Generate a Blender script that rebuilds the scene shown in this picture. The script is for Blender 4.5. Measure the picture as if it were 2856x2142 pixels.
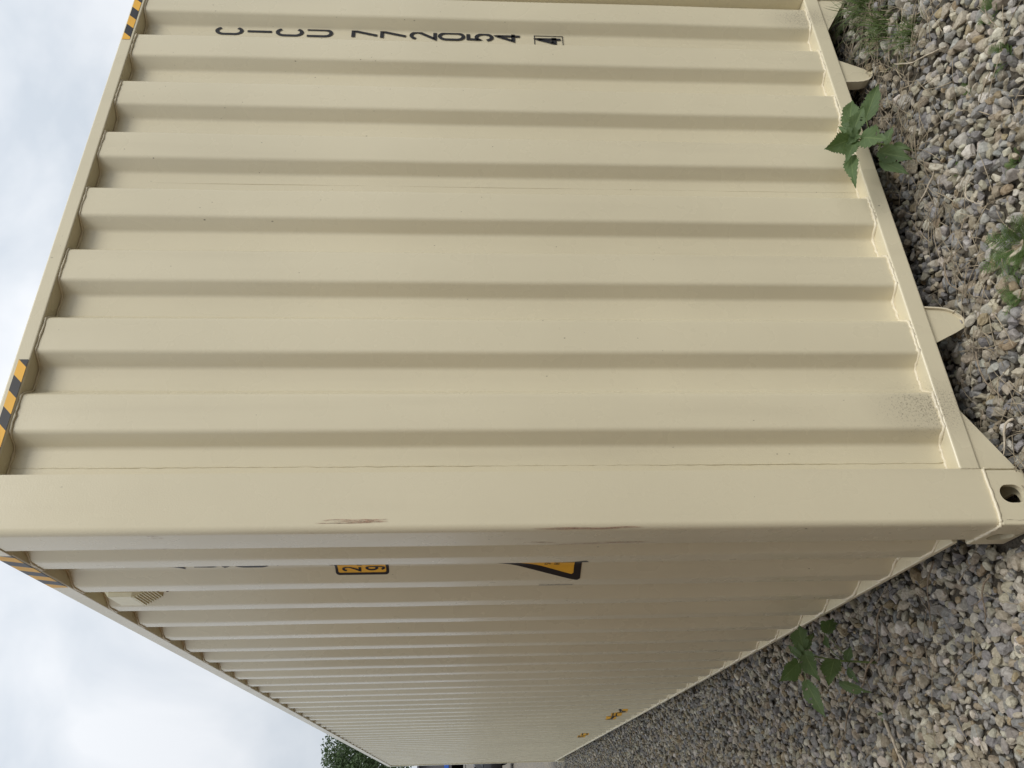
import bpy, bmesh, math, random
import numpy as np
from mathutils import Vector, Matrix, noise

random.seed(7); RNG = np.random.default_rng(7)
scene = bpy.context.scene
for o in list(bpy.data.objects): bpy.data.objects.remove(o)
COL = scene.collection
PI = math.pi

# ------------------------------------------------------------------ camera
CAM = Vector((-0.64695, -1.97286, 1.58897)); YAW, PIT, ROL = 0.504846, -0.057214, -0.00009
fw = Vector((math.sin(YAW)*math.cos(PIT), math.cos(YAW)*math.cos(PIT), math.sin(PIT)))
rt = fw.cross(Vector((0, 0, 1))).normalized(); up = rt.cross(fw)
rt, up = rt*math.cos(ROL)+up*math.sin(ROL), up*math.cos(ROL)-rt*math.sin(ROL)
cd = bpy.data.cameras.new('camera'); cam = bpy.data.objects.new('camera', cd); COL.objects.link(cam)
cd.sensor_fit = 'HORIZONTAL'; cd.sensor_width = 36; cd.lens = 36*2142.3/2856
cd.clip_start = 0.05; cd.clip_end = 2000
X, Y, Z = -up, rt, -fw                      # the phone was held sideways: world up points to the left of the picture
cam.matrix_world = Matrix(((X.x, Y.x, Z.x, CAM.x), (X.y, Y.y, Z.y, CAM.y), (X.z, Y.z, Z.z, CAM.z), (0, 0, 0, 1)))
scene.camera = cam

# ------------------------------------------------------------------ sky, sun, exposure
SUN_EL, SUN_AZ = math.radians(48), math.radians(156)      # azimuth from +Y towards +X
world = bpy.data.worlds.new('World'); scene.world = world; world.use_nodes = True
nt = world.node_tree; nt.nodes.clear()
def N(t, ty, **kw):
    n = t.nodes.new(ty)
    for k, v in kw.items(): setattr(n, k, v)
    return n
out = N(nt, 'ShaderNodeOutputWorld'); bg = N(nt, 'ShaderNodeBackground'); bgc = N(nt, 'ShaderNodeBackground')
sky = N(nt, 'ShaderNodeTexSky'); sky.sky_type = 'NISHITA'; sky.sun_disc = False
sky.sun_elevation = SUN_EL; sky.sun_rotation = SUN_AZ; sky.dust_density = 2.0
bg.inputs['Strength'].default_value = 0.1
tc = N(nt, 'ShaderNodeTexCoord'); sep = N(nt, 'ShaderNodeSeparateXYZ')
nt.links.new(tc.outputs['Generated'], sep.inputs[0])
zz = N(nt, 'ShaderNodeMath', operation='ABSOLUTE'); nt.links.new(sep.outputs['Z'], zz.inputs[0])
n1 = N(nt, 'ShaderNodeTexNoise'); n1.inputs['Scale'].default_value = 4.2; n1.inputs['Detail'].default_value = 5
n1.inputs['Roughness'].default_value = 0.5; n1.inputs['Distortion'].default_value = 0.4
nt.links.new(tc.outputs['Generated'], n1.inputs['Vector'])
cr = N(nt, 'ShaderNodeValToRGB'); cr.color_ramp.elements[0].position = 0.36; cr.color_ramp.elements[1].position = 0.62
cr.color_ramp.elements[0].color = (0.66, 0.72, 0.79, 1); cr.color_ramp.elements[1].color = (0.925, 0.95, 0.985, 1)
nt.links.new(n1.outputs['Fac'], cr.inputs[0]); nt.links.new(cr.outputs[0], bgc.inputs['Color'])
ov = N(nt, 'ShaderNodeMath', operation='MULTIPLY_ADD')                      # an overcast sky is brighter overhead than at the horizon, all round
nt.links.new(zz.outputs[0], ov.inputs[0]); ov.inputs[1].default_value = 0.52; ov.inputs[2].default_value = 0.67
nt.links.new(ov.outputs[0], bgc.inputs['Strength'])
nt.links.new(sky.outputs[0], bg.inputs['Color'])
mx = N(nt, 'ShaderNodeMixShader'); mx.inputs[0].default_value = 0.93       # an almost closed cloud layer
nt.links.new(bg.outputs[0], mx.inputs[1]); nt.links.new(bgc.outputs[0], mx.inputs[2]); nt.links.new(mx.outputs[0], out.inputs[0])

sd = bpy.data.lights.new('sun', 'SUN'); sun = bpy.data.objects.new('sun', sd); COL.objects.link(sun)
sd.energy = 1.5; sd.angle = math.radians(25); sd.color = (1.0, 0.965, 0.90)
sv = Vector((math.sin(SUN_AZ)*math.cos(SUN_EL), math.cos(SUN_AZ)*math.cos(SUN_EL), math.sin(SUN_EL)))
sun.rotation_euler = sv.to_track_quat('Z', 'Y').to_euler(); sun.location = sv*30
scene.view_settings.view_transform = 'Standard'; scene.view_settings.look = 'None'
scene.view_settings.exposure = 0.25; scene.view_settings.gamma = 1.0
scene.view_settings.use_curve_mapping = False

# ------------------------------------------------------------------ materials
def newmat(name):
    m = bpy.data.materials.new(name); m.use_nodes = True
    return m, m.node_tree, m.node_tree.nodes['Principled BSDF']
def L(t, a, b): t.links.new(a, b)
def math_n(t, op, a, b=None, c=None, clamp=False):
    n = N(t, 'ShaderNodeMath', operation=op); n.use_clamp = clamp
    for i, v in enumerate((a, b, c)):
        if v is None: continue
        if isinstance(v, (int, float)): n.inputs[i].default_value = v
        else: L(t, v, n.inputs[i])
    return n.outputs[0]
def mixc(t, fac, a, b, blend='MIX'):
    n = N(t, 'ShaderNodeMix', data_type='RGBA', blend_type=blend)
    for sock, v in ((n.inputs['Factor'], fac), (n.inputs['A'], a), (n.inputs['B'], b)):
        if isinstance(v, (int, float)): sock.default_value = v
        elif isinstance(v, tuple): sock.default_value = (*v, 1) if len(v) == 3 else v
        else: L(t, v, sock)
    return n.outputs['Result']
def noise_n(t, vec, scale, detail=3, rough=0.5, dist=0.0):
    n = N(t, 'ShaderNodeTexNoise'); n.inputs['Scale'].default_value = scale; n.inputs['Detail'].default_value = detail
    n.inputs['Roughness'].default_value = rough; n.inputs['Distortion'].default_value = dist
    if vec is not None: L(t, vec, n.inputs['Vector'])
    return n.outputs['Fac']
def ramp(t, fac, p0, p1, c0=(0, 0, 0), c1=(1, 1, 1)):
    n = N(t, 'ShaderNodeMapRange'); n.interpolation_type = 'SMOOTHSTEP'
    L(t, fac, n.inputs['Value']); n.inputs['From Min'].default_value = p0; n.inputs['From Max'].default_value = p1
    return n.outputs['Result']
def bump(t, bsdf, h, strength, dist):
    b = N(t, 'ShaderNodeBump'); b.inputs['Strength'].default_value = strength; b.inputs['Distance'].default_value = dist
    L(t, h, b.inputs['Height']); L(t, b.outputs[0], bsdf.inputs['Normal'])

TAN = (0.658, 0.595, 0.428)
def paint_material(name, base=TAN, dirt=1.0):
    m, t, b = newmat(name)
    pos = N(t, 'ShaderNodeNewGeometry').outputs['Position']
    sp = N(t, 'ShaderNodeSeparateXYZ'); L(t, pos, sp.inputs[0])
    big = noise_n(t, pos, 1.3, 3)
    st = N(t, 'ShaderNodeMapping'); st.inputs['Scale'].default_value = (9, 9, 0.7); L(t, pos, st.inputs[0])
    streak = noise_n(t, st.outputs[0], 1.0, 4)
    c = mixc(t, ramp(t, big, 0.3, 0.7), tuple(v*0.965 for v in base), tuple(min(1, v*1.03) for v in base))
    c = mixc(t, math_n(t, 'MULTIPLY', ramp(t, streak, 0.5, 0.8), 0.17), c, (0.42, 0.365, 0.26))
    # fly specks: more of them high up and to the right of the end wall
    vo = N(t, 'ShaderNodeTexVoronoi'); vo.inputs['Scale'].default_value = 46; vo.inputs['Randomness'].default_value = 1
    vm = N(t, 'ShaderNodeMapping'); vm.inputs['Scale'].default_value = (1, 1, 0.62); L(t, pos, vm.inputs[0])
    L(t, vm.outputs[0], vo.inputs['Vector'])
    sc = N(t, 'ShaderNodeSeparateColor'); L(t, vo.outputs['Color'], sc.inputs[0])
    dens = math_n(t, 'MULTIPLY', ramp(t, sp.outputs['X'], 0.3, 2.1), ramp(t, sp.outputs['Z'], 1.0, 2.7))
    clump = ramp(t, noise_n(t, pos, 5, 2), 0.40, 0.75)
    dens = math_n(t, 'ADD', math_n(t, 'MULTIPLY', math_n(t, 'MULTIPLY', dens, clump), 1.5), 0.05)
    pick = math_n(t, 'LESS_THAN', sc.outputs[0], dens)
    rad = math_n(t, 'MULTIPLY_ADD', sc.outputs[1], 0.075, 0.04)
    spot = math_n(t, 'MULTIPLY', math_n(t, 'LESS_THAN', vo.outputs['Distance'], rad), pick)
    spotf = math_n(t, 'MULTIPLY', spot, math_n(t, 'MULTIPLY_ADD', sc.outputs[2], 0.6, 0.2))
    c = mixc(t, math_n(t, 'MULTIPLY', spotf, dirt), c, (0.07, 0.055, 0.035))
    # two splashes of dried mud low on the end wall
    fine = noise_n(t, pos, 190, 4, 0.75)
    for (cx, cz, rx, rz, th) in ((0.37, 0.19, 0.13, 0.24, 0.645), (2.17, 0.2, 0.09, 0.20, 0.635)):
        ddx = math_n(t, 'POWER', math_n(t, 'DIVIDE', math_n(t, 'SUBTRACT', sp.outputs['X'], cx), rx), 2)
        ddz = math_n(t, 'POWER', math_n(t, 'DIVIDE', math_n(t, 'SUBTRACT', sp.outputs['Z'], cz), rz), 2)
        fall = math_n(t, 'SUBTRACT', 1.0, math_n(t, 'ADD', ddx, ddz), clamp=True)
        v2 = math_n(t, 'ADD', fine, math_n(t, 'MULTIPLY', fall, 0.13))
        k = math_n(t, 'MULTIPLY', math_n(t, 'MULTIPLY', ramp(t, v2, th-0.02, th+0.10), fall), 0.62, clamp=True)
        c = mixc(t, math_n(t, 'MULTIPLY', k, dirt), c, (0.12, 0.10, 0.075))
        c = mixc(t, math_n(t, 'MULTIPLY', fall, 0.20*dirt), c, (0.30, 0.26, 0.20))
    L(t, c, b.inputs['Base Color'])
    L(t, math_n(t, 'MULTIPLY_ADD', noise_n(t, pos, 6, 4), 0.16, 0.20), b.inputs['Roughness'])
    b.inputs['Specular IOR Level'].default_value = 0.42
    bump(t, b, math_n(t, 'ADD', noise_n(t, pos, 220, 2), math_n(t, 'MULTIPLY', noise_n(t, pos, 9, 2), 1.2)), 0.08, 0.004)
    return m
M = {}
M['paint'] = paint_material('beige_paint')
M['bead'] = paint_material('beige_weld', (0.71, 0.635, 0.47), 0.4)
def simple(name, col, rough=0.6, var=0.12, scale=40, spec=0.4, metal=0, bmp=0.0, dist=0.002):
    m, t, b = newmat(name)
    tcn = N(t, 'ShaderNodeTexCoord').outputs['Object']
    n = noise_n(t, tcn, scale, 4, 0.6)
    c = mixc(t, ramp(t, n, 0.3, 0.7), tuple(v*(1-var) for v in col), tuple(min(1, v*(1+var)) for v in col))
    L(t, c, b.inputs['Base Color']); b.inputs['Roughness'].default_value = rough
    b.inputs['Specular IOR Level'].default_value = spec; b.inputs['Metallic'].default_value = metal
    if bmp: bump(t, b, n, bmp, dist)
    return m
M['black'] = simple('black_vinyl', (0.018, 0.018, 0.021), 0.45, 0.1)
M['ink'] = simple('dark_lettering', (0.016, 0.017, 0.022), 0.5, 0.1)
M['yellow'] = simple('yellow_vinyl', (0.80, 0.43, 0.045), 0.5, 0.06, 9)
M['steel_dark'] = simple('dark_underframe', (0.05, 0.046, 0.04), 0.8)
M['cream'] = simple('cream_plastic', (0.74, 0.68, 0.46), 0.4, 0.04)
M['scuff'] = simple('scuff_brown', (0.40, 0.235, 0.165), 0.75, 0.35, 160)
M['scuffg'] = simple('scuff_grey', (0.37, 0.235, 0.165), 0.75, 0.3, 160)
M['rust'] = simple('rust', (0.10, 0.045, 0.025), 0.85, 0.4, 200)
M['bark'] = simple('bark', (0.075, 0.06, 0.045), 0.9, 0.3, 9, bmp=0.6, dist=0.02)
M['straw'] = simple('dry_straw', (0.33, 0.275, 0.195), 0.8, 0.35, 25)
M['twig'] = simple('twig_wood', (0.24, 0.19, 0.135), 0.85, 0.35, 60, bmp=0.4)
M['twigpale'] = simple('bleached_twig', (0.46, 0.40, 0.31), 0.85, 0.25, 60, bmp=0.4)
M['glass'] = simple('window_glass', (0.03, 0.035, 0.04), 0.06, 0.05, 3, 0.8)
M['carpaint'] = simple('black_car_paint', (0.012, 0.012, 0.014), 0.18, 0.05, 3, 0.6)
M['rubber'] = simple('rubber', (0.02, 0.02, 0.02), 0.8)
M['chrome'] = simple('chrome', (0.75, 0.76, 0.78), 0.12, 0.03, 5, 0.5, 1.0)
M['lampred'] = simple('lamp_red', (0.35, 0.02, 0.02), 0.2)
M['siding'] = simple('charcoal_siding', (0.085, 0.085, 0.095), 0.55, 0.08, 2)
M['white'] = simple('white_trim', (0.72, 0.73, 0.74), 0.5, 0.04)
M['blue'] = simple('blue_sign', (0.03, 0.10, 0.42), 0.4, 0.1)
M['concrete'] = simple('pale_concrete', (0.30, 0.29, 0.27), 0.85, 0.12, 3)
M['pit'] = simple('dark_interior', (0.02, 0.02, 0.022), 0.9)

def leaf_material(name, c0, c1, trans=0.25, rough=0.55, attr=False):
    m, t, b = newmat(name)
    g = N(t, 'ShaderNodeNewGeometry')
    n = noise_n(t, g.outputs['Position'], 30 if not attr else 0.8, 3)
    rnd = g.outputs['Random Per Island']
    f = math_n(t, 'MULTIPLY_ADD', rnd, 0.6, math_n(t, 'MULTIPLY', n, 0.4), clamp=True)
    c = mixc(t, f, c0, c1)
    L(t, c, b.inputs['Base Color']); b.inputs['Roughness'].default_value = rough
    b.inputs['Specular IOR Level'].default_value = 0.35
    tr = N(t, 'ShaderNodeBsdfTranslucent'); L(t, mixc(t, 0.5, c, (c1[0]*1.5, c1[1]*1.6, c1[2])), tr.inputs['Color'])
    ms = N(t, 'ShaderNodeMixShader'); ms.inputs[0].default_value = trans
    L(t, b.outputs[0], ms.inputs[1]); L(t, tr.outputs[0], ms.inputs[2])
    L(t, ms.outputs[0], t.nodes['Material Output'].inputs['Surface'])
    return m
def weed_leaf_material():
    m, t, b = newmat('weed_leaf')
    at = N(t, 'ShaderNodeUVMap'); at.uv_map = 'leaf'
    su = N(t, 'ShaderNodeSeparateXYZ'); L(t, at.outputs[0], su.inputs[0])
    g = N(t, 'ShaderNodeNewGeometry')
    n = noise_n(t, g.outputs['Position'], 55, 4)
    c = mixc(t, n, (0.070, 0.112, 0.045), (0.118, 0.168, 0.075))
    mid = math_n(t, 'LESS_THAN', math_n(t, 'ABSOLUTE', su.outputs['X']), 0.035)
    wv = math_n(t, 'SUBTRACT', su.outputs['Y'], math_n(t, 'MULTIPLY', math_n(t, 'ABSOLUTE', su.outputs['X']), 0.45))
    rib = math_n(t, 'LESS_THAN', math_n(t, 'ABSOLUTE', math_n(t, 'SUBTRACT', math_n(t, 'FRACT', math_n(t, 'MULTIPLY', wv, 5.0)), 0.5)), 0.05)
    c = mixc(t, math_n(t, 'MAXIMUM', math_n(t, 'MULTIPLY', mid, 0.8), math_n(t, 'MULTIPLY', rib, 0.4)), c, (0.20, 0.26, 0.11))
    L(t, c, b.inputs['Base Color']); b.inputs['Roughness'].default_value = 0.6; b.inputs['Specular IOR Level'].default_value = 0.3
    bump(t, b, math_n(t, 'ADD', math_n(t, 'MULTIPLY', rib, -0.6), n), 0.35, 0.003)
    tr = N(t, 'ShaderNodeBsdfTranslucent'); tr.inputs['Color'].default_value = (0.14, 0.24, 0.05, 1)
    ms = N(t, 'ShaderNodeMixShader'); ms.inputs[0].default_value = 0.22
    L(t, b.outputs[0], ms.inputs[1]); L(t, tr.outputs[0], ms.inputs[2])
    L(t, ms.outputs[0], t.nodes['Material Output'].inputs['Surface'])
    return m
M['weedleaf'] = weed_leaf_material()
M['weedstem'] = simple('weed_stem', (0.15, 0.20, 0.07), 0.6, 0.3, 60)
M['feather'] = leaf_material('feathery_leaf', (0.065, 0.12, 0.035), (0.16, 0.24, 0.08))
M['grass'] = leaf_material('grass_blade', (0.06, 0.10, 0.03), (0.15, 0.20, 0.07))
M['treeleaf'] = leaf_material('tree_leaf', (0.030, 0.055, 0.022), (0.075, 0.115, 0.045), 0.18, 0.5, True)

def stone_material():
    m, t, b = newmat('limestone')
    at = N(t, 'ShaderNodeAttribute'); at.attribute_name = 'stone_color'
    g = N(t, 'ShaderNodeTexCoord').outputs['Object']
    pos = N(t, 'ShaderNodeNewGeometry').outputs['Position']
    n = noise_n(t, pos, 95, 5, 0.65); n2 = noise_n(t, pos, 330, 3, 0.6)
    c = mixc(t, ramp(t, n, 0.25, 0.75), mixc(t, 0.42, at.outputs['Color'], (0.10, 0.085, 0.07)), mixc(t, 0.25, at.outputs['Color'], (0.62, 0.58, 0.50)))
    c = mixc(t, math_n(t, 'MULTIPLY', ramp(t, n2, 0.58, 0.75), 0.5), c, (0.13, 0.11, 0.09))
    L(t, c, b.inputs['Base Color']); b.inputs['Roughness'].default_value = 0.85; b.inputs['Specular IOR Level'].default_value = 0.25
    bump(t, b, math_n(t, 'ADD', n, math_n(t, 'MULTIPLY', n2, 0.5)), 0.65, 0.006)
    return m
M['stone'] = stone_material()
def ground_material():
    m, t, b = newmat('gravel_ground')
    pos = N(t, 'ShaderNodeNewGeometry').outputs['Position']
    vo = N(t, 'ShaderNodeTexVoronoi'); vo.inputs['Scale'].default_value = 26; L(t, pos, vo.inputs['Vector'])
    sc = N(t, 'ShaderNodeSeparateColor'); L(t, vo.outputs['Color'], sc.inputs[0])
    sp = N(t, 'ShaderNodeSeparateXYZ'); L(t, pos, sp.inputs[0])
    peb = mixc(t, ramp(t, sc.outputs[0], 0.35, 0.6), (0.20, 0.205, 0.22), (0.40, 0.345, 0.255))
    peb = mixc(t, math_n(t, 'MULTIPLY', vo.outputs['Distance'], 1.2, clamp=True), peb, (0.16, 0.14, 0.11))
    soil = mixc(t, noise_n(t, pos, 60, 5), (0.055, 0.047, 0.037), (0.13, 0.112, 0.086))
    far = ramp(t, sp.outputs['Y'], 12.0, 15.0)
    c = mixc(t, far, soil, peb)
    L(t, c, b.inputs['Base Color']); b.inputs['Roughness'].default_value = 0.95; b.inputs['Specular IOR Level'].default_value = 0.2
    bump(t, b, math_n(t, 'SUBTRACT', noise_n(t, pos, 70, 5), vo.outputs['Distance']), 0.8, 0.02)
    return m
M['ground'] = ground_material()

# ------------------------------------------------------------------ mesh helpers
def mesh_obj(name, verts, faces, mat, parent=None, smooth=False, angle=None, mids=None):
    me = bpy.data.meshes.new(name)
    me.from_pydata([tuple(v) for v in verts], [], [tuple(f) for f in faces])
    for mm in (mat if isinstance(mat, (list, tuple)) else [mat]): me.materials.append(mm)
    if mids is not None: me.polygons.foreach_set('material_index', mids)
    if smooth: me.polygons.foreach_set('use_smooth', [True]*len(me.polygons))
    me.update()
    o = bpy.data.objects.new(name, me); COL.objects.link(o)
    if parent: o.parent = parent
    return o
def bm_obj(name, bm, mat, parent=None, smooth=False):
    bmesh.ops.recalc_face_normals(bm, faces=bm.faces[:])
    me = bpy.data.meshes.new(name); bm.to_mesh(me); bm.free()
    me.materials.append(mat)
    if smooth: me.polygons.foreach_set('use_smooth', [True]*len(me.polygons))
    o = bpy.data.objects.new(name, me); COL.objects.link(o)
    if parent: o.parent = parent
    return o
def bm_box(bm, lo, hi, bev=0.0, seg=2):
    r = bmesh.ops.create_cube(bm, size=1)
    lo, hi = Vector(lo), Vector(hi)
    for v in r['verts']: v.co = Vector((lo.x+(v.co.x+.5)*(hi.x-lo.x), lo.y+(v.co.y+.5)*(hi.y-lo.y), lo.z+(v.co.z+.5)*(hi.z-lo.z)))
    if bev:
        es = list({e for v in r['verts'] for e in v.link_edges})
        bmesh.ops.bevel(bm, geom=es, offset=bev, segments=seg, profile=0.5, affect='EDGES')
def box(name, lo, hi, mat, parent=None, bev=0.003, seg=2):
    bm = bmesh.new(); bm_box(bm, lo, hi, bev, seg); return bm_obj(name, bm, mat, parent)
def prism(name, pts, depth, mat, parent=None, bev=0.0):
    """pts: 3D polygon, extruded by the vector depth"""
    bm = bmesh.new(); vs = [bm.verts.new(p) for p in pts]; f = bm.faces.new(vs)
    r = bmesh.ops.extrude_face_region(bm, geom=[f])
    for v in r['geom']:
        if isinstance(v, bmesh.types.BMVert): v.co += Vector(depth)
    if bev: bmesh.ops.bevel(bm, geom=bm.edges[:], offset=bev, segments=1, affect='EDGES')
    return bm_obj(name, bm, mat, parent)
def tube_data(path, rad, n=6, jitter=0.0, cap=True):
    """tube along a path; rad a number or list"""
    P = [Vector(p) for p in path]; V = []; F = []
    R = rad if isinstance(rad, (list, tuple)) else [rad]*len(P)
    ref = None
    for i, p in enumerate(P):
        d = (P[min(i+1, len(P)-1)]-P[max(i-1, 0)]).normalized()
        if ref is None: ref = d.orthogonal().normalized()
        a = (ref-d*ref.dot(d)); a = a.normalized() if a.length > 1e-6 else d.orthogonal().normalized()
        ref = a; b = d.cross(a)
        for k in range(n):
            t = 2*PI*k/n; r = R[i]*(1+(random.random()-.5)*jitter)
            V.append(p+a*math.cos(t)*r+b*math.sin(t)*r)
    for i in range(len(P)-1):
        for k in range(n): F.append((i*n+k, i*n+(k+1) % n, (i+1)*n+(k+1) % n, (i+1)*n+k))
    if cap: F.append(tuple(range(n-1, -1, -1))); F.append(tuple((len(P)-1)*n+k for k in range(n)))
    return V, F
def tube(name, path, rad, mat, parent=None, n=6, jitter=0.0):
    V, F = tube_data(path, rad, n, jitter); return mesh_obj(name, V, F, mat, parent, True)
def empty(name, loc=(0, 0, 0)):
    o = bpy.data.objects.new(name, None); COL.objects.link(o); o.location = loc; o.empty_display_size = 0.2
    return o
def tag(o, label=None, cat=None, group=None, kind=None):
    if label: o['label'] = label
    if cat: o['category'] = cat
    if group: o['group'] = group
    if kind: o['kind'] = kind
    return o

# ------------------------------------------------------------------ the ground sheet
W, LEN, H = 2.456, 12.192, 2.896
def gz(x, y):
    z = -0.016 + 0.010*noise.noise(Vector((x*1.7, y*1.7, 3.1)))
    if x > 0.05 and 0.08 < y < LEN and x < W: z -= 0.055*min(1, (y-0.08)/0.25)*min(1, (x-.05)/.2)
    return z
def axis(lo, a, b, hi, step, far):
    c = list(np.arange(a, b+1e-6, step)); s = step
    l = []; v = a
    while v > lo: s *= 1.5; v -= s; l.append(max(v, lo))
    s = step; r = []; v = b
    while v < hi: s *= 1.5; v += s; r.append(min(v, hi))
    return l[::-1]+c+r
gx = axis(-900, -2.0, 3.4, 900, 0.09, 0); gy = axis(-900, -2.4, 6.0, 900, 0.09, 0)
GV = [(x, y, gz(x, y)) for y in gy for x in gx]; nx = len(gx)
GF = [(j*nx+i, j*nx+i+1, (j+1)*nx+i+1, (j+1)*nx+i) for j in range(len(gy)-1) for i in range(nx-1)]
ground = tag(mesh_obj('ground', GV, GF, M['ground'], smooth=True), kind='structure')

# ------------------------------------------------------------------ the container
cont = tag(empty('shipping_container', (0, 0, 0)), 'long beige corrugated steel shipping container standing on gravel', 'container')
PB, MB_ = M['paint'], M['bead']
EO, EI = 0.009, 0.055       # depth of the end wall's ridges and recesses behind the frame
SO, SI = 0.006, 0.042       # the same for the long side

def rounded(profile, r=0.010, n=4):
    """round each bend of an open polyline of (s, d) points"""
    P = [Vector(p) for p in profile]; outp = [P[0]]
    for i in range(1, len(P)-1):
        a, b, c = P[i-1], P[i], P[i+1]
        rr = min(r, (a-b).length*0.45, (c-b).length*0.45)
        p0 = b+(a-b).normalized()*rr; p1 = b+(c-b).normalized()*rr
        for k in range(n+1):
            t = k/n; outp.append(p0*(1-t)**2+b*2*t*(1-t)+p1*t*t)
    outp.append(P[-1]); return [(p.x, p.y) for p in outp]
# end wall: ridge k spans [E0 + EP k, E0 + EP k + EW]
E0, EP, EW, ES = 0.299, 0.2595, 0.117, 0.032
def end_profile():
    p = [(0.160, EI)]
    for k in range(8):
        a = E0+EP*k
        p += [(a-ES, EI), (a, EO), (a+EW, EO), (a+EW+ES, EI)]
    p[-1] = (min(p[-1][0], W-0.160), EI)
    p.append((W-0.150, EI)); return p
# long side: ridge k ends at S0 + SP k
S0, SP, SW, SS = 0.268, 0.2748, 0.071, 0.067
NS = 43
def side_profile():
    p = [(0.130, SI)]
    for k in range(NS):
        a = S0+SP*k
        if a+SW+SS > LEN-0.13: break
        p += [(a-SS, SI), (a, SO), (a+SW, SO), (a+SW+SS, SI)]
    p.append((LEN-0.130, SI)); return p
def interp_profile(prof, s):
    for (a, b) in zip(prof[:-1], prof[1:]):
        if a[0] <= s <= b[0]:
            return a[1]+(b[1]-a[1])*((s-a[0])/max(1e-9, b[0]-a[0]))
    return prof[-1][1]
EPROF, SPROF = end_profile(), side_profile()
ERND, SRND = rounded(EPROF), rounded(SPROF, 0.010)
def split(prof, s0, s1):
    pts = [(s0, interp_profile(prof, s0))]+[p for p in prof if s0+1e-4 < p[0] < s1-1e-4]+[(s1, interp_profile(prof, s1))]
    return pts
def wall_sheet(name, pts, z0, z1, mapf, parent, seed=0, nz=26, amp=0.0012):
    V = []; F = []
    for j in range(nz+1):
        z = z0+(z1-z0)*j/nz
        for (s, d) in pts:
            w = amp*noise.noise(Vector((s*2.3, z*1.6, seed*7.7)))+amp*0.6*noise.noise(Vector((s*7, z*3.0, seed*3.1)))
            V.append(mapf(s, d+w, z))
    n = len(pts)
    for j in range(nz):
        for i in range(n-1): F.append((j*n+i, j*n+i+1, (j+1)*n+i+1, (j+1)*n+i))
    return mesh_obj(name, V, F, PB, parent, True)
emap = lambda s, d, z: Vector((s, d, z))
smap = lambda s, d, z: Vector((d, s, z))
rmap = lambda s, d, z: Vector((W-d, s, z))
EZ0, EZ1 = 0.170, 2.872
seams_e = [0.160, 1.262, W-0.150]
for i in range(2):
    wall_sheet('end_wall_sheet', split(ERND, seams_e[i], seams_e[i+1]), EZ0, EZ1, emap, cont, 0, amp=0.0020)
SZ0, SZ1 = 0.155, 2.872
seams_s = [0.130]+[S0+SP*k+SW+SS+0.036 for k in (3, 7, 11, 15, 19, 23, 27, 31, 35, 39)]+[LEN-0.130]
for i in range(len(seams_s)-1):
    wall_sheet('side_wall_sheet', split(SRND, seams_s[i], seams_s[i+1]), SZ0, SZ1, smap, cont, 10, 20, amp=0.0017)
wall_sheet('side_wall_sheet', split(SPROF, 0.13, LEN-0.13), SZ0, SZ1, rmap, cont, 40, 4)
# vertical welds where sheets meet each other and the post
def rough_path(p0, p1, n, amp):
    p0, p1 = Vector(p0), Vector(p1)
    return [p0.lerp(p1, i/n)+Vector(((random.random()-.5)*amp, (random.random()-.5)*amp*.4, 0)) for i in range(n+1)]
tube('weld_seam', rough_path((1.262, EI+0.0003, EZ0+.02), (1.262, EI+0.0003, EZ1-.03), 40, 0.001), 0.0011, PB, cont, 6, 0.3)
tube('weld_seam', rough_path((0.208, EI+0.0006, EZ0+.02), (0.208, EI+0.0006, EZ1-.03), 160, 0.0016), 0.0021, PB, cont, 6, 0.6)
for s in seams_s[1:-1]:
    tube('weld_seam', rough_path((SI-0.0005, s, SZ0+.02), (SI-0.0005, s, SZ1-.03), 20, 0.001), 0.0018, PB, cont, 6, 0.3)
# weld beads along the bottom rails, following the folds of the walls
def bead_path(prof, s0, s1, step, mapf, z, amp):
    out_ = []; s = s0; 
    while s < s1:
        out_.append(mapf(s, interp_profile(prof, s)-0.001+(random.random()-.5)*amp*.6, z+(random.random()-.5)*amp)); s += step
    return out_
def bead(name, prof, s0, s1, step, mapf, z, r, amp):
    path = bead_path(prof, s0, s1, step, mapf, z, amp)
    tube(name, path, [r*(0.75+0.5*random.random()) for _ in path], MB_, cont, 6, 0.5)
EBT, SBT = 0.184, 0.165      # top of the bottom rails
bead('weld_bead', EPROF, 0.168, W-0.168, 0.008, emap, EBT+0.001, 0.0058, 0.004)
bead('weld_bead', SPROF, 0.136, 6.0, 0.012, smap, SBT+0.002, 0.0050, 0.003)
bead('weld_bead', SPROF, 6.0, LEN-0.14, 0.034, smap, SBT+0.002, 0.0045, 0.002)
bead('weld_bead', EPROF, 0.168, W-0.168, 0.012, emap, 2.8485, 0.0035, 0.002)
bead('weld_bead', SPROF, 0.136, 5.0, 0.014, smap, 2.8395, 0.0040, 0.002)

# corner posts
def post(cx, cy, sx, sy):
    r = 0.020; pts = [(0.060, 0.135), (0.0, 0.135)]
    for k in range(9):
        a = PI+PI/2*k/8
        pts.append((r+r*math.cos(a), r+r*math.sin(a)))
    pts += [(0.167, 0.0), (0.167, 0.070), (0.060, 0.070)]
    nz = 30; V = []; F = []
    for j in range(nz+1):
        z = 0.116+(2.842-0.116)*j/nz
        for (x, y) in pts:
            wv = 0.0008*noise.noise(Vector((x*9+cx, y*9+cy, z*2.2)))
            V.append((cx+sx*(x+wv), cy+sy*(y+wv), z))
    n = len(pts)
    for j in range(nz):
        for i in range(n): F.append((j*n+i, j*n+(i+1) % n, (j+1)*n+(i+1) % n, (j+1)*n+i))
    bm = bmesh.new(); vs = [bm.verts.new(v) for v in V]
    for f in F: bm.faces.new([vs[i] for i in f])
    o = bm_obj('corner_post', bm, PB, cont, True)
    try: o.data.set_sharp_from_angle(angle=math.radians(35))
    except Exception: pass
    return o
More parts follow.
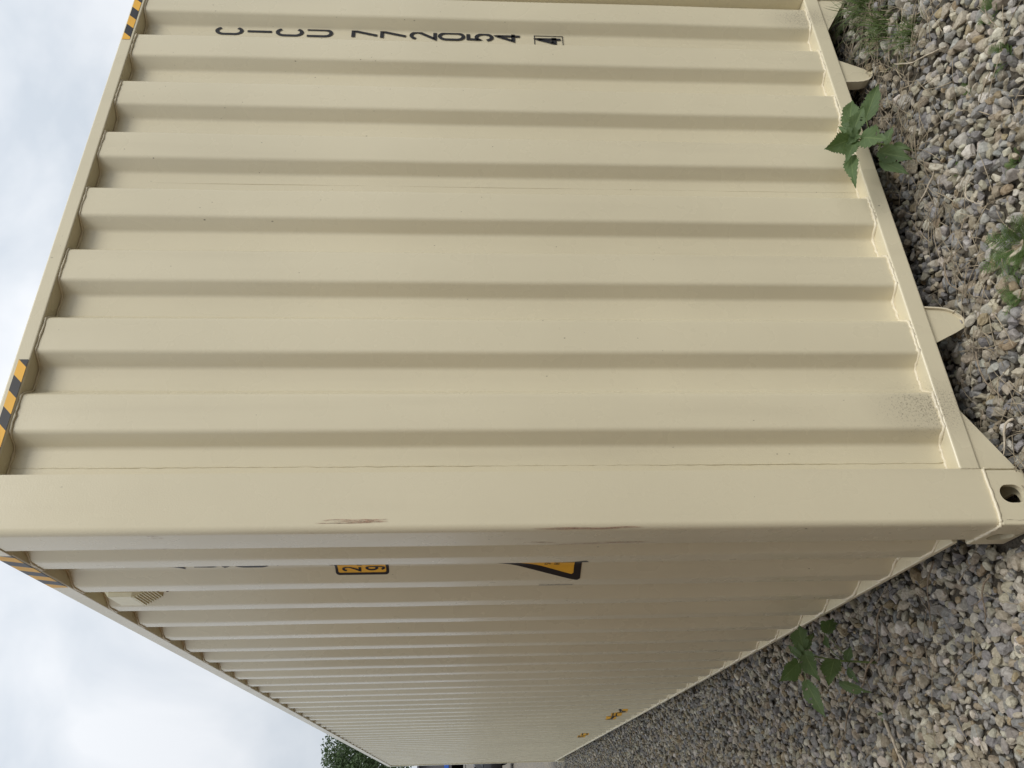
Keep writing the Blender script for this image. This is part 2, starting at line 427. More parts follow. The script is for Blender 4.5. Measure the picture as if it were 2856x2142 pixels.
for (cx, cy, sx, sy) in ((0, 0, 1, 1), (W, 0, -1, 1), (0, LEN, 1, -1), (W, LEN, -1, -1)): post(cx, cy, sx, sy)

# corner castings with their oval holes
def stadium(w, h, n=10, egg=0.0):
    pts = []; r = w/2
    for k in range(n+1):
        a = PI*k/n; pts.append((r*math.cos(a), h/2-r+r*math.sin(a)))
    for k in range(n+1):
        a = PI+PI*k/n; pts.append((r*math.cos(a), -h/2+r+r*math.sin(a)))
    return [(x+egg*(y/h)*w, y) for x, y in pts]
def temp_prism(pts, depth):
    bm = bmesh.new(); vs = [bm.verts.new(p) for p in pts]; f = bm.faces.new(vs)
    r = bmesh.ops.extrude_face_region(bm, geom=[f])
    for v in r['geom']:
        if isinstance(v, bmesh.types.BMVert): v.co += Vector(depth)
    bmesh.ops.recalc_face_normals(bm, faces=bm.faces[:])
    me = bpy.data.meshes.new('cut'); bm.to_mesh(me); bm.free()
    o = bpy.data.objects.new('cut', me); COL.objects.link(o); return o
def casting_mesh():
    bm = bmesh.new(); bm_box(bm, (-0.003, -0.003, 0), (0.162, 0.178, 0.118), 0.006, 3)
    me = bpy.data.meshes.new('corner_casting'); bm.to_mesh(me); bm.free()
    o = bpy.data.objects.new('casting_temp', me); COL.objects.link(o)
    cuts = []
    bm = bmesh.new(); bm_box(bm, (0.012, 0.012, 0.012), (0.147, 0.163, 0.106), 0.008, 2)
    mc = bpy.data.meshes.new('cut'); bm.to_mesh(mc); bm.free()
    c = bpy.data.objects.new('cut', mc); COL.objects.link(c); cuts.append(c)
    cuts.append(temp_prism([(0.089+x, -0.02, 0.058+z) for x, z in stadium(0.054, 0.071, 12)], (0, 0.05, 0)))
    cuts.append(temp_prism([(-0.02, 0.104+y, 0.058+z) for y, z in stadium(0.056, 0.076, 10)], (0.05, 0, 0)))
    cuts.append(temp_prism([(0.08+x, 0.09+y, -0.02) for x, y in stadium(0.062, 0.11, 10)], (0, 0, 0.05)))
    for c in cuts:
        md = o.modifiers.new('b', 'BOOLEAN'); md.operation = 'DIFFERENCE'; md.solver = 'EXACT'; md.object = c
    dg = bpy.context.evaluated_depsgraph_get(); dg.update()
    res = bpy.data.meshes.new_from_object(o.evaluated_get(dg))
    for c in cuts: bpy.data.objects.remove(c)
    bpy.data.objects.remove(o)
    res.name = 'corner_casting'; res.materials.clear(); res.materials.append(PB)
    return res
CM = casting_mesh()
for (cx, cy, sx, sy) in ((0, 0, 1, 1), (W, 0, -1, 1), (0, LEN, 1, -1), (W, LEN, -1, -1)):
    for zt in (0, 1):
        o = bpy.data.objects.new('corner_casting', CM); COL.objects.link(o); o.parent = cont
        o.location = (cx, cy, H+0.002 if zt else 0); o.scale = (sx, sy, -0.47 if zt else 1)
# welds between post and casting
pth = [(0.164, -0.001, 0.1175), (0.12, -0.002, 0.118), (0.06, -0.002, 0.1175), (0.012, -0.002, 0.118), (-0.001, 0.006, 0.118), (-0.002, 0.05, 0.118), (-0.002, 0.10, 0.1175), (-0.001, 0.134, 0.118)]
fine = []
for a, b in zip(pth[:-1], pth[1:]):
    for k in range(6): fine.append(Vector(a).lerp(Vector(b), k/6)+Vector((0, 0, (random.random()-.5)*.002)))
tube('weld_bead', fine, 0.0052, MB_, cont, 6, 0.45)
tube('weld_bead', rough_path((0.1675, 0.001, 0.02), (0.1675, 0.001, 0.115), 14, 0.002), 0.003, PB, cont, 6, 0.4)
tube('weld_bead', rough_path((0.1675, 0.0, 0.124), (0.1675, 0.0, 0.184), 10, 0.002), 0.0026, PB, cont, 6, 0.4)

# rails of the end frame
box('end_bottom_rail', (0.165, 0.0, 0.122), (W-0.165, 0.105, EBT), PB, cont, 0.006, 3)
box('end_top_rail', (0.160, 0.0, 2.851), (W-0.160, 0.060, 2.896), PB, cont, 0.005, 3)
# long bottom rail: a channel open to the outside
for sgn, x0 in ((1, 0.0), (-1, W)):
    bm = bmesh.new()
    def bb(lo, hi, bev): 
        a, b = x0+sgn*lo[0], x0+sgn*hi[0]
        bm_box(bm, (min(a, b), lo[1], lo[2]), (max(a, b), hi[1], hi[2]), bev, 2)
    bb((0.0, 0.165, 0.148), (0.107, LEN-0.165, SBT), 0.003)
    bb((0.101, 0.165, 0.028), (0.107, LEN-0.165, 0.146), 0.001)
    bb((0.075, 0.165, 0.014), (0.105, LEN-0.165, 0.026), 0.003)
    bm_obj('side_bottom_rail', bm, PB, cont)
    a, b = x0+sgn*0.0, x0+sgn*0.060
    box('side_top_rail', (min(a, b), 0.150, 2.841), (max(a, b), LEN-0.150, 2.902), PB, cont, 0.004, 3)
box('roof_panel', (0.062, 0.062, 2.868), (W-0.062, LEN-0.062, 2.884), PB, cont, 0)
box('floor_panel', (0.06, 0.11, 0.122), (W-0.06, LEN-0.10, 0.150), M['steel_dark'], cont, 0)
for k in range(14):
    y = 0.5+k*0.86
    if y < LEN-0.3: box('cross_member', (0.108, y, 0.045), (W-0.108, y+0.05, 0.121), M['steel_dark'], cont, 0)
for sx in (0, 1):
    dr = box('door', (0.17+sx*1.052, LEN-0.05, 0.17), (0.17+1.046+sx*1.052, LEN-0.012, 2.84), PB, cont, 0.004)
    for q in (0.25, 0.78):
        tube('locking_bar', [(0.17+sx*1.052+q, LEN+0.006, 0.14), (0.17+sx*1.052+q, LEN+0.006, 2.86)], 0.017, PB, dr, 8)
# triangular gussets beside the castings, and the two gooseneck tunnel plates
for mir in (0, 1):
    f = (lambda x: W-x) if mir else (lambda x: x)
    prism('gusset_plate', [(f(0.163), 0.008, 0.121), (f(0.360), 0.008, 0.121), (f(0.163), 0.008, 0.006)], (0, 0.010, 0), PB, cont)
    c = 1.262; g = (lambda x: 2*c-x) if mir else (lambda x: x)
    prof = [(0.728, 0.1215), (0.726, 0.075), (0.722, 0.050), (0.712, 0.026), (0.694, 0.008), (0.676, 0.000), (0.662, -0.003), (0.640, 0.034), (0.596, 0.1215)]
    tp = prism('tunnel_plate', [(g(x), 0.014, z) for x, z in prof], (0, 0.008, 0), PB, cont)
    edge = prof[:7]; V = []; F = []
    for x, z in edge:
        V += [(g(x), 0.006, z), (g(x+0.005), 0.006, z-0.003), (g(x+0.005), 0.045, z-0.003), (g(x), 0.045, z)]
    for i in range(len(edge)-1):
        for k in range(4): F.append((i*4+k, i*4+(k+1) % 4, (i+1)*4+(k+1) % 4, (i+1)*4+k))
    F += [(3, 2, 1, 0), tuple((len(edge)-1)*4+k for k in range(4))]
    mesh_obj('tunnel_lip', V, F, MB_, tp)

# ---- lettering: strokes in a cell 0.5 wide and 1 high
def arc(cx, cy, rx, ry, a0, a1, n=12): return [(cx+rx*math.cos(math.radians(a0+(a1-a0)*i/n)), cy+ry*math.sin(math.radians(a0+(a1-a0)*i/n))) for i in range(n+1)]
GL = {
 'C': [arc(.25, .72, .25, .28, 25, 180)+arc(.25, .28, .25, .28, 180, 335)],
 'G': [arc(.25, .72, .25, .28, 25, 180)+arc(.25, .28, .25, .28, 180, 350)+[(.5, .45), (.28, .45)]],
 'I': [[(.25, 1), (.25, 0)]], '1': [[(.10, .8), (.28, 1), (.28, 0)]],
 'U': [[(0, 1)]+arc(.25, .28, .25, .28, 180, 360)+[(.5, 1)]],
 '7': [[(0, 1), (.5, 1), (.16, 0)]],
 '2': [arc(.25, .74, .25, .26, 165, -35, 12)+[(0, 0), (.5, 0)]],
 '0': [arc(.25, .72, .25, .28, 0, 180)+arc(.25, .28, .25, .28, 180, 360)+[(.5, .72)]],
 'O': [arc(.25, .72, .25, .28, 0, 180)+arc(.25, .28, .25, .28, 180, 360)+[(.5, .72)]],
 '5': [[(.47, 1), (.07, 1), (.04, .52)]+arc(.24, .33, .26, .33, 130, -160, 12)],
 '4': [[(.38, 0), (.38, 1), (0, .29), (.54, .29)]],
 '6': [arc(.25, .72, .24, .28, 30, 180)+arc(.25, .3, .25, .3, 180, 520, 18)],
 '9': [arc(.25, .28, .24, .28, 210, 360)+arc(.25, .7, .25, .3, 0, 340, 18)],
 ',': [[(.18, .12), (.18, 0), (.08, -.16)]], "'": [[(.2, 1), (.17, .74)]], '"': [[(.14, 1), (.14, .74)], [(.32, 1), (.32, .74)]],
 'm': [[(0, 0), (0, .62)], [(0, .5)]+arc(.125, .48, .125, .14, 160, 0, 6)+[(.25, 0)], [(.25, .48)]+arc(.375, .48, .125, .14, 160, 0, 6)+[(.5, 0)]],
 'N': [[(0, 0), (0, 1), (.5, 0), (.5, 1)]], 'F': [[(.5, 1), (.05, 1), (.05, 0)], [(.05, .52), (.42, .52)]],
 'Y': [[(0, 1), (.25, .5), (.5, 1)], [(.25, .5), (.25, 0)]], 'T': [[(0, 1), (.5, 1)], [(.25, 1), (.25, 0)]],
 'H': [[(0, 0), (0, 1)], [(.5, 0), (.5, 1)], [(0, .5), (.5, .5)]],
 'S': [arc(.25, .75, .25, .25, 30, 270, 10)+arc(.25, .25, .25, .25, 90, -150, 10)],
}
def stroke(pts, hw, V, F, mapf, sub=0.06):
    P = []
    for a, b in zip(pts[:-1], pts[1:]):
        d = math.dist(a, b); k = max(1, int(d/sub))
        for i in range(k): P.append((a[0]+(b[0]-a[0])*i/k, a[1]+(b[1]-a[1])*i/k))
    P.append(pts[-1]); base = len(V)
    for i, p in enumerate(P):
        a = P[max(i-1, 0)]; c = P[min(i+1, len(P)-1)]
        d1 = Vector((p[0]-a[0], p[1]-a[1])); d2 = Vector((c[0]-p[0], c[1]-p[1]))
        if d1.length < 1e-9: d1 = d2
        if d2.length < 1e-9: d2 = d1
        d1.normalize(); d2.normalize(); m = (d1+d2)
        if m.length < 0.2: m = d2
        m.normalize(); nrm = Vector((-m.y, m.x)); k = min(1.9, 1/max(0.3, m.dot(d2)))
        V.append(mapf(p[0]+nrm.x*hw*k, p[1]+nrm.y*hw*k)); V.append(mapf(p[0]-nrm.x*hw*k, p[1]-nrm.y*hw*k))
    for i in range(len(P)-1): F.append((base+2*i, base+2*i+1, base+2*i+3, base+2*i+2))
def glyph(name, ch, hw, mapf, mat, parent):
    V, F = [], []
    for s in GL[ch]: stroke(s, hw, V, F, mapf)
    return mesh_obj(name, V, F, mat, parent)
ID = [('C', 2.580), ('I', 2.463), ('C', 2.346), ('U', 2.231), ('7', 2.050), ('7', 1.937), ('2', 1.821), ('0', 1.708), ('5', 1.594), ('4', 1.481)]
LX = 2.041
for ch, zt in ID:
    hgt = 0.1065
    glyph('painted_letter', ch, 0.078, lambda u, v: Vector((LX+0.003+u*0.074, EI-0.0022, zt-0.006-(1-v)*(hgt-.012))), M['ink'], cont)
glyph('painted_letter', '4', 0.105, lambda u, v: Vector((LX-0.004+u*0.060, EI-0.0022, 1.310-(1-v)*0.094)), M['ink'], cont)
V, F = [], []
stroke([(2.014, 1.208), (2.014, 1.322), (2.079, 1.322), (2.079, 1.208), (2.0125, 1.208)], 0.0016, V, F, lambda u, v: Vector((u, EI-0.0024, v)), 0.02)
mesh_obj('check_digit_frame', V, F, M['ink'], cont)

# ---- things stuck on the folded long side: drawn in (y, z) and laid on the sheet
def drape(y, z, off=0.0016): return Vector((interp_profile(SRND, y)-off, y, z))
def drape_region(name, rows, mat, off, parent, ncol=70):
    """rows: list of (z, y_left, y_right)"""
    V = []; F = []
    for (z, a, b) in rows:
        for i in range(ncol+1): V.append(drape(a+(b-a)*i/ncol, z, off))
    n = ncol+1
    for j in range(len(rows)-1):
        for i in range(ncol): F.append((j*n+i, j*n+i+1, (j+1)*n+i+1, (j+1)*n+i))
    return mesh_obj(name, V, F, mat, parent, True)
def round_rect_rows(y0, y1, z0, z1, r, n=8):
    rows = []
    for k in range(n+1):
        a = PI/2*k/n; rows.append((z0+r-r*math.cos(a), y0+r-r*math.sin(a), y1-r+r*math.sin(a)))
    for k in range(n+1):
        a = PI/2*k/n; rows.append((z1-r+r*math.sin(a), y0+r-r*math.cos(a), y1-r+r*math.cos(a)))
    return rows
hc = drape_region('height_label', round_rect_rows(0.348, 0.509, 1.842, 2.012, 0.012), M['black'], 0.0012, cont)
drape_region('label_face', round_rect_rows(0.357, 0.498, 1.851, 2.003, 0.006), M['yellow'], 0.0022, hc)
def txt(chars, y_left, z_top, hgt, wid, adv, hw, parent, off=0.0032):
    y = y_left
    for ch in chars:
        if ch != ' ':
            glyph('printed_letter', ch, hw, lambda u, v: drape(y-u*wid*2, z_top-(1-v)*hgt, off), M['ink'], parent)
        y -= adv*(0.55 if ch in ",'" else 1)
txt("2,9m", 0.490, 1.986, 0.052, 0.016, 0.030, 0.085, hc)
txt("9'6\"", 0.487, 1.912, 0.054, 0.016, 0.030, 0.085, hc)
def tri_rows(yc, half, z0, z1, r, n=40):
    rows = []
    for k in range(n+1):
        z = z0+(z1-z0)*k/n; w = half*(1-(z-z0)/(z1-z0))
        dz = z-z0
        if dz < r: w = min(w, half-r*0.55+ (r*0.55)*math.sqrt(max(0, 1-(1-dz/r)**2)) - 0.1*dz)
        rows.append((z, yc-max(w, .001), yc+max(w, .001)))
    return rows
tri = drape_region('hazard_triangle', tri_rows(0.433, 0.116, 1.221, 1.575, 0.022), M['black'], 0.0012, cont, 110)
drape_region('label_face', tri_rows(0.433, 0.086, 1.245, 1.490, 0.014), M['yellow'], 0.0022, tri, 110)
txt("SI", 0.472, 1.341, 0.017, 0.007, 0.0155, 0.10, tri)
txt("HI", 0.473, 1.311, 0.017, 0.007, 0.0155, 0.10, tri)
V, F = [], []
stroke([(0.601, 1.352), (0.603, 1.350), (0.603, 1.242), (0.600, 1.239)], 0.0022, V, F, lambda u, v: drape(u, v, 0.0016), 0.02)
mesh_obj('label_line', V, F, M['ink'], cont)
for ch, zt in (('4', 2.556), ('5', 2.438), ('G', 2.318), ('1', 2.202)):
    glyph('painted_letter', ch, 0.075, lambda u, v: drape(0.4605-u*0.12, zt-(1-v)*0.102, 0.0016), M['ink'], cont)
for (ya, yb, z0, z1, letters) in ((4.575, 5.295, 0.305, 0.395, (('N', 5.272), ('F', 5.000), ('Y', 4.728))), (6.785, 7.215, 0.318, 0.402, (('T', 7.195), ('O', 6.925)))):
    lb = drape_region('warning_strip', [(z0, ya, yb), (z1, ya, yb)], M['yellow'], 0.0012, cont, 90)
    for ch, yl in letters:
        glyph('printed_letter', ch, 0.085, lambda u, v: drape(yl-u*0.22, z1-0.014-(1-v)*(z1-z0-0.03), 0.004), M['ink'], lb)

# hazard tape on the top rails
def hazard(name, a, b, zlo, zhi, shift, mapf, first):
    V = []; F = []; mids = []; wd = 0.0505
    s = b; k = first
    def quad(pts, m):
        i = len(V); V.extend(mapf(p[0], p[1]) for p in pts); F.append(tuple(range(i, i+len(pts)))); mids.append(m)
    # stripes clipped between a and b
    n = int((b-a)/wd)+3
    for i in range(-2, n):
        t1, t0 = b-i*wd, b-(i+1)*wd          # along the top edge
        poly = [(t0, zhi), (t1, zhi), (t1+shift, zlo), (t0+shift, zlo)]
        for lim, sg in ((a, 1), (b, -1)):
            res = []
            for p, q in zip(poly, poly[1:]+poly[:1]):
                pi, qi = sg*(p[0]-lim) >= 0, sg*(q[0]-lim) >= 0
                if pi: res.append(p)
                if pi != qi:
                    t = (lim-p[0])/(q[0]-p[0]); res.append((lim, p[1]+(q[1]-p[1])*t))
            poly = res
            if not poly: break
        if len(poly) >= 3: quad(poly, (i+first) % 2)
    return mesh_obj(name, V, F, [M['yellow'], M['black']], cont, mids=mids)
hazard('hazard_tape', 0.182, 0.524, 2.8545, 2.8815, -0.026, lambda s, z: Vector((s, -0.0015, z)), 0)
hazard('hazard_tape', 1.926, 2.268, 2.861, 2.8895, -0.026, lambda s, z: Vector((s, -0.0015, z)), 0)
hazard('hazard_tape', 0.170, 0.520, 2.846, 2.8965, 0.030, lambda s, z: Vector((-0.0015, s, z)), 0)

# the ventilator high on the long side
bm = bmesh.new()
prof = [(2.796, SI), (2.796, 0.020), (2.780, 0.000), (2.706, 0.000), (2.640, SI-0.004), (2.640, SI)]
va, vb = 0.645, 0.790
fr = []
for y, ins in ((va, 0.012), (va+0.012, 0.0), (vb-0.012, 0.0), (vb, 0.012)):
    fr.append([bm.verts.new((min(x+ins, SI+0.004), y, z+(ins*0.5 if z < 2.7 else -ins*0.5))) for z, x in prof])
for a, b in zip(fr[:-1], fr[1:]):
    for i in range(len(prof)-1): bm.faces.new((a[i], a[i+1], b[i+1], b[i]))
bm.faces.new(fr[0][::-1]); bm.faces.new(fr[-1])
vent = bm_obj('ventilator', bm, M['cream'], cont)
for k in range(8):
    t = (k+0.6)/8.6; z = 2.702-0.060*t; x = 0.0+(SI-0.006)*t
    box('louvre', (x-0.004, va+0.016, z-0.0036), (x+0.004, vb-0.016, z+0.0036), M['cream'], vent, 0.0008, 1)
box('bracket', (0.026, 0.668, 2.606), (SI+.001, 0.700, 2.632), M['cream'], vent, 0.003)
tube('rivet', [(0.036, 0.684, 2.600), (0.022, 0.684, 2.600)], 0.004, M['rust'], vent, 8)

# scuffs on the post: bundles of thin streaks lying on the paint
def scuff(pa, pb, width, n, mat, nrm, wob=0.4):
    V = []; F = []; a, b = Vector(pa), Vector(pb); d = (b-a); side = d.normalized().cross(Vector(nrm))
    for i in range(n):
        s0 = random.random()*0.75; s1 = s0+0.12+random.random()*0.45
        s1 = min(1, s1); off = (random.random()-.5)*width; w = (0.0002+0.0005*random.random())
        m = 14; base = len(V); ph = random.random()*9
        for k in range(m+1):
            t = s0+(s1-s0)*k/m; prof_ = math.sin(PI*k/m)**0.6*(0.15+0.85*random.random())
            c = a+d*t+side*(off+wob*0.005*noise.noise(Vector((t*5, ph*0.3, 0))))+Vector(nrm)*0.0009
            V.append(c+side*w*prof_); V.append(c-side*w*prof_)
        for k in range(m): F.append((base+2*k, base+2*k+1, base+2*k+3, base+2*k+2))
    return mesh_obj('scuff_mark', V, F, mat, cont)
scuff((0.027, 0, 2.005), (0.028, 0, 1.80), 0.011, 26, M['scuff'], (0, -1, 0))
def corner_scuff(z0, z1):
    V = []; F = []
    for i in range(8):
        base = len(V); a0 = math.radians(205+26*random.random()); s0 = random.random()*.4; s1 = min(1, s0+.35+random.random()*.5)
        ph = random.random()*8; w = 0.015+0.03*random.random()
        for k in range(19):
            t = s0+(s1-s0)*k/18; z = z0+(z1-z0)*t; an = a0+0.22*noise.noise(Vector((t*4, ph*.2, 1)))-0.10*math.sin(PI*t)
            pr = math.sin(PI*k/18)**0.6*w*(0.5+.5*random.random())
            for sg in (-1, 1): V.append((0.020+0.0210*math.cos(an+sg*pr), 0.020+0.0210*math.sin(an+sg*pr), z))
        for k in range(18): F.append((base+2*k, base+2*k+1, base+2*k+3, base+2*k+2))
    return mesh_obj('scuff_mark', V, F, M['scuffg'], cont)
corner_scuff(1.452, 1.112)
scuff((0, 0.076, 1.466), (0, 0.077, 1.430), 0.004, 7, M['scuffg'], (-1, 0, 0))
scuff((0, 0.104, 1.446), (0, 0.114, 1.340), 0.008, 10, M['scuffg'], (-1, 0, 0))
scuff((0, 0.130, 1.36), (0, 0.119, 1.080), 0.014, 24, M['scuff'], (-1, 0, 0))
scuff((0, 0.020, 2.432), (0, 0.020, 2.392), 0.003, 6, M['scuff'], (-1, 0, 0))
scuff((0, 0.036, 2.436), (0, 0.036, 2.389), 0.006, 9, M['scuffg'], (-1, 0, 0))
scuff((0, 0.131, 2.59), (0, 0.130, 2.27), 0.003, 5, M['scuffg'], (-1, 0, 0))
scuff((0.012, -0.003, 0.103), (0.012, -0.003, 0.03), 0.004, 7, M['rust'], (0, -1, 0))

# ------------------------------------------------------------------ gravel
def ico(sub):
    bm = bmesh.new(); bmesh.ops.create_icosphere(bm, subdivisions=sub, radius=1)
    v = np.array([p.co[:] for p in bm.verts]); f = np.array([[q.index for q in fc.verts] for fc in bm.faces]); bm.free(); return v, f
def rock_variants(sub, n):
    v0, f = ico(sub); vs = []
    for _ in range(n):
        v = v0.copy()
        for _c in range(RNG.integers(7, 12)):                       # broken facets
            d = RNG.normal(size=3); d /= np.linalg.norm(d); h = RNG.uniform(0.48, 0.84)
            s = v@d; k = s > h; v[k] -= np.outer((s[k]-h)*0.97, d)
        ph = RNG.uniform(0, 9, 3)
        v *= (1+0.06*np.sin(v@RNG.normal(size=3)*3+ph[0])+0.04*np.sin(v@RNG.normal(size=3)*6+ph[1]))[:, None]
        v *= np.array([1.0, RNG.uniform(0.62, 0.92), RNG.uniform(0.45, 0.72)])
        vs.append(v)
    return vs, f
ROCKS = {1: rock_variants(1, 24), 2: rock_variants(2, 24), 3: rock_variants(3, 24)}
def stone_colour(n):
    pal = np.array([[0.258, 0.260, 0.264], [0.155, 0.157, 0.162], [0.36, 0.345, 0.32], [0.43, 0.385, 0.285], [0.56, 0.515, 0.41], [0.325, 0.27, 0.185], [0.34, 0.255, 0.135], [0.64, 0.60, 0.52]])
    p = np.array([0.20, 0.11, 0.10, 0.20, 0.15, 0.13, 0.06, 0.06]); i = RNG.choice(len(pal), size=n, p=p/p.sum())
    c = pal[i]*RNG.uniform(0.72, 1.18, (n, 1))*RNG.uniform(0.96, 1.04, (n, 3)); return np.clip(c, 0, 0.8)
def rand_rot(n, tilt):
    a = RNG.uniform(0, 2*PI, n); tx = RNG.normal(0, tilt, n); ty = RNG.normal(0, tilt, n)
    def mat(ax, t):
        c, s = np.cos(t), np.sin(t); o, z = np.ones_like(t), np.zeros_like(t)
        if ax == 0: r = [[o, z, z], [z, c, -s], [z, s, c]]
        elif ax == 1: r = [[c, z, s], [z, o, z], [-s, z, c]]
        else: r = [[c, -s, z], [s, c, z], [z, z, o]]
        return np.array(r).transpose(2, 0, 1)
    return mat(0, tx)@mat(1, ty)@mat(2, a)
def lay(x0, x1, y0, y1, pitch, keep):
    xs = np.arange(x0, x1, pitch); ys = np.arange(y0, y1, pitch)
    g = np.stack(np.meshgrid(xs, ys), -1).reshape(-1, 2)+RNG.uniform(-.55, .55, (len(xs)*len(ys), 2))*pitch
    return g[keep(g[:, 0], g[:, 1])]
camv = np.array(CAM); fwv, rtv, upv = np.array(fw), np.array(rt), np.array(up)
def in_view(P, margin):
    d = P-camv; z = d@fwv; u = np.abs(d@rtv)/np.maximum(z, 1e-3); v = np.abs(d@upv)/np.maximum(z, 1e-3)
    return (z > 0.2) & (u < 1071/2142*(1+margin)) & (v < 1428/2142*(1+margin)), z
def allowed(x, y):
    inside = (x > 0.45) & (x < W-0.1) & (y > 0.75) | (x > 0.45) & (y > 0.75)
    cast = (x > -0.025) & (x < 0.185) & (y > -0.025) & (y < 0.20) | (x > W-0.185) & (x < W+0.02) & (y > -0.02) & (y < 0.2)
    return ~inside & ~cast
layers = []
def add_layer(g, smin, smax, zoff, zj, tilt):
    n = len(g); size = np.exp(RNG.normal(0, 0.30, n))*(smin+smax)/2; size = np.clip(size, smin*0.6, smax*1.35)
    z = np.array([gz(a, b) for a, b in g])+zoff+RNG.uniform(-zj, zj, n)
    layers.append((np.column_stack([g, z]), size, rand_rot(n, tilt)))
near = lambda x, y: allowed(x, y) & (y < 2.6)
add_layer(lay(-1.7, 2.9, -1.3, 2.6, 0.0295, near), 0.0155, 0.0218, 0.003, 0.006, 0.45)
add_layer(lay(-1.7, 2.9, -1.3, 2.6, 0.035, near), 0.0142, 0.0212, 0.015, 0.008, 0.55)
add_layer(lay(-1.7, 2.9, -1.3, 2.6, 0.095, near), 0.020, 0.028, 0.018, 0.006, 0.4)
far = lambda x, y: allowed(x, y) & (x > -0.35-0.16*y) & (x < 0.12)
add_layer(lay(-2.5, 0.2, 2.6, 13.5, 0.030, far), 0.0155, 0.0215, 0.004, 0.006, 0.5)
add_layer(lay(-2.5, 0.2, 2.6, 13.5, 0.046, far), 0.0155, 0.0215, 0.014, 0.007, 0.5)
P = np.concatenate([l[0] for l in layers]); S = np.concatenate([l[1] for l in layers]); R = np.concatenate([l[2] for l in layers])
# thin the gravel where straw and soil come through, along the end wall to the right
bare = np.array([noise.noise(Vector((a*3.2, b*3.2, 9.0))) for a, b, _ in P])
edge_ = np.clip((P[:, 0]-1.30)/0.5, 0, 1)*np.clip((P[:, 1]+0.42)/0.2, 0, 1)*(P[:, 1] < 0.3)
keep = RNG.uniform(0, 1, len(P)) > 0.5*edge_*(bare > -0.25)
P, S, R = P[keep], S[keep], R[keep]
COLR = stone_colour(len(P)); VAR = RNG.integers(0, 24, len(P))
vis, depth = in_view(P, 0.04)
vis &= (P[:, 1] < 0.02) | (P[:, 0] < -0.01)
proj = np.where(vis & (P[:, 2] > -0.012), S/depth, 0)
top300 = np.argsort(-proj)[:300]; single = np.zeros(len(P), bool); single[top300] = True
dist = np.linalg.norm(P-camv, axis=1)
lvl = np.where(in_view(P, 0.12)[0] & (dist < 4.2), 3, np.where(dist < 7.5, 2, 1)); lvl = np.where((lvl == 3) & (dist > 3.0), 2, lvl)
lvl = np.where((lvl == 2) & ~in_view(P, 0.25)[0], 1, lvl)
def set_colour(me, cols):
    a = me.color_attributes.new('stone_color', 'FLOAT_COLOR', 'POINT'); a.data.foreach_set('color', np.column_stack([cols, np.ones(len(cols))]).astype(np.float32).ravel())
def big_mesh(name, V, F, cols, mat, parent, kind):
    me = bpy.data.meshes.new(name); me.vertices.add(len(V)); me.vertices.foreach_set('co', V.astype(np.float32).ravel())
    nf = len(F); me.loops.add(nf*3); me.loops.foreach_set('vertex_index', F.astype(np.int32).ravel())
    me.polygons.add(nf); me.polygons.foreach_set('loop_start', np.arange(0, nf*3, 3, dtype=np.int32)); me.polygons.foreach_set('loop_total', np.full(nf, 3, np.int32))
    me.polygons.foreach_set('use_smooth', np.zeros(nf, bool)); me.update(calc_edges=True)
    if cols is not None: set_colour(me, cols)
    me.materials.append(mat); o = bpy.data.objects.new(name, me); COL.objects.link(o); o.parent = parent; o['kind'] = kind; return o
Vs, Fs, Cs, base = [], [], [], 0
for lv in (1, 2, 3):
    vs, f = ROCKS[lv]
    for k in range(24):
        idx = np.where((lvl == lv) & (VAR == k) & ~single)[0]
        if not len(idx): continue
        v = np.einsum('vj,nkj->nvk', vs[k], R[idx])*S[idx][:, None, None]+P[idx][:, None, :]
        n, m = v.shape[:2]; Vs.append(v.reshape(-1, 3)); Cs.append(np.repeat(COLR[idx], m, 0))
        Fs.append((f[None]+(base+np.arange(n)*m)[:, None, None]).reshape(-1, 3)); base += n*m
big_mesh('gravel', np.concatenate(Vs), np.concatenate(Fs), np.concatenate(Cs), M['stone'], ground, 'stuff')
smeshes = []
vs, f = ROCKS[3]
for k in range(48):
    me = bpy.data.meshes.new('stone'); me.from_pydata(vs[k % 24].tolist(), [], f.tolist())
    set_colour(me, np.repeat(stone_colour(1), len(vs[0]), 0)); me.materials.append(M['stone']); smeshes.append(me)
for j, i in enumerate(top300):
    o = bpy.data.objects.new('stone', smeshes[j % 48]); COL.objects.link(o); o.parent = ground
    m3 = Matrix(R[i].tolist()).to_4x4(); o.matrix_world = Matrix.Translation(P[i].tolist())@m3@Matrix.Scale(float(S[i]), 4)

# ------------------------------------------------------------------ straw, twigs, grass
def litter(n, sampler, lmin, lmax, r):
    V, F = [], []
    for _ in range(n):
        x, y = sampler(); ln = random.uniform(lmin, lmax); a = random.uniform(0, 2*PI); b = random.uniform(-.3, .3)
        z = gz(x, y)+0.034+random.uniform(-.008, .014); pts = []
        tl = random.uniform(-.12, .12)
        for k in range(5):
            t = k/4-.5; pts.append((x+math.cos(a+b*t)*ln*t, y+math.sin(a+b*t)*ln*t, z+tl*ln*t-0.12*ln*(t*t)))
        v, f = tube_data(pts, [r*random.uniform(.5, 1)*(1-.5*k/4) for k in range(5)], 4, 0.2, False)
        o = len(V); V += v; F += [tuple(i+o for i in q) for q in f]
    return V, F
def s_end():
    while True:
        x = random.uniform(0.05, 2.5); y = random.uniform(-0.9, 0.12)
        w = math.exp(-((y+0.06)/0.13)**2)*(0.35+0.65*min(1, x/1.3))+0.06+0.5*max(0, min(1, (x-1.35)/.5))*(y > -.4)
        if random.random() < w: return x, y
def s_side():
    while True:
        y = random.uniform(0.15, 5.0); x = random.uniform(-1.0, 0.05)
        if random.random() < 0.25+0.5*math.exp(-((y-1.2)/.35)**2-((x+.25)/.2)**2): return x, y
V, F = litter(620, s_end, 0.06, 0.20, 0.0019)
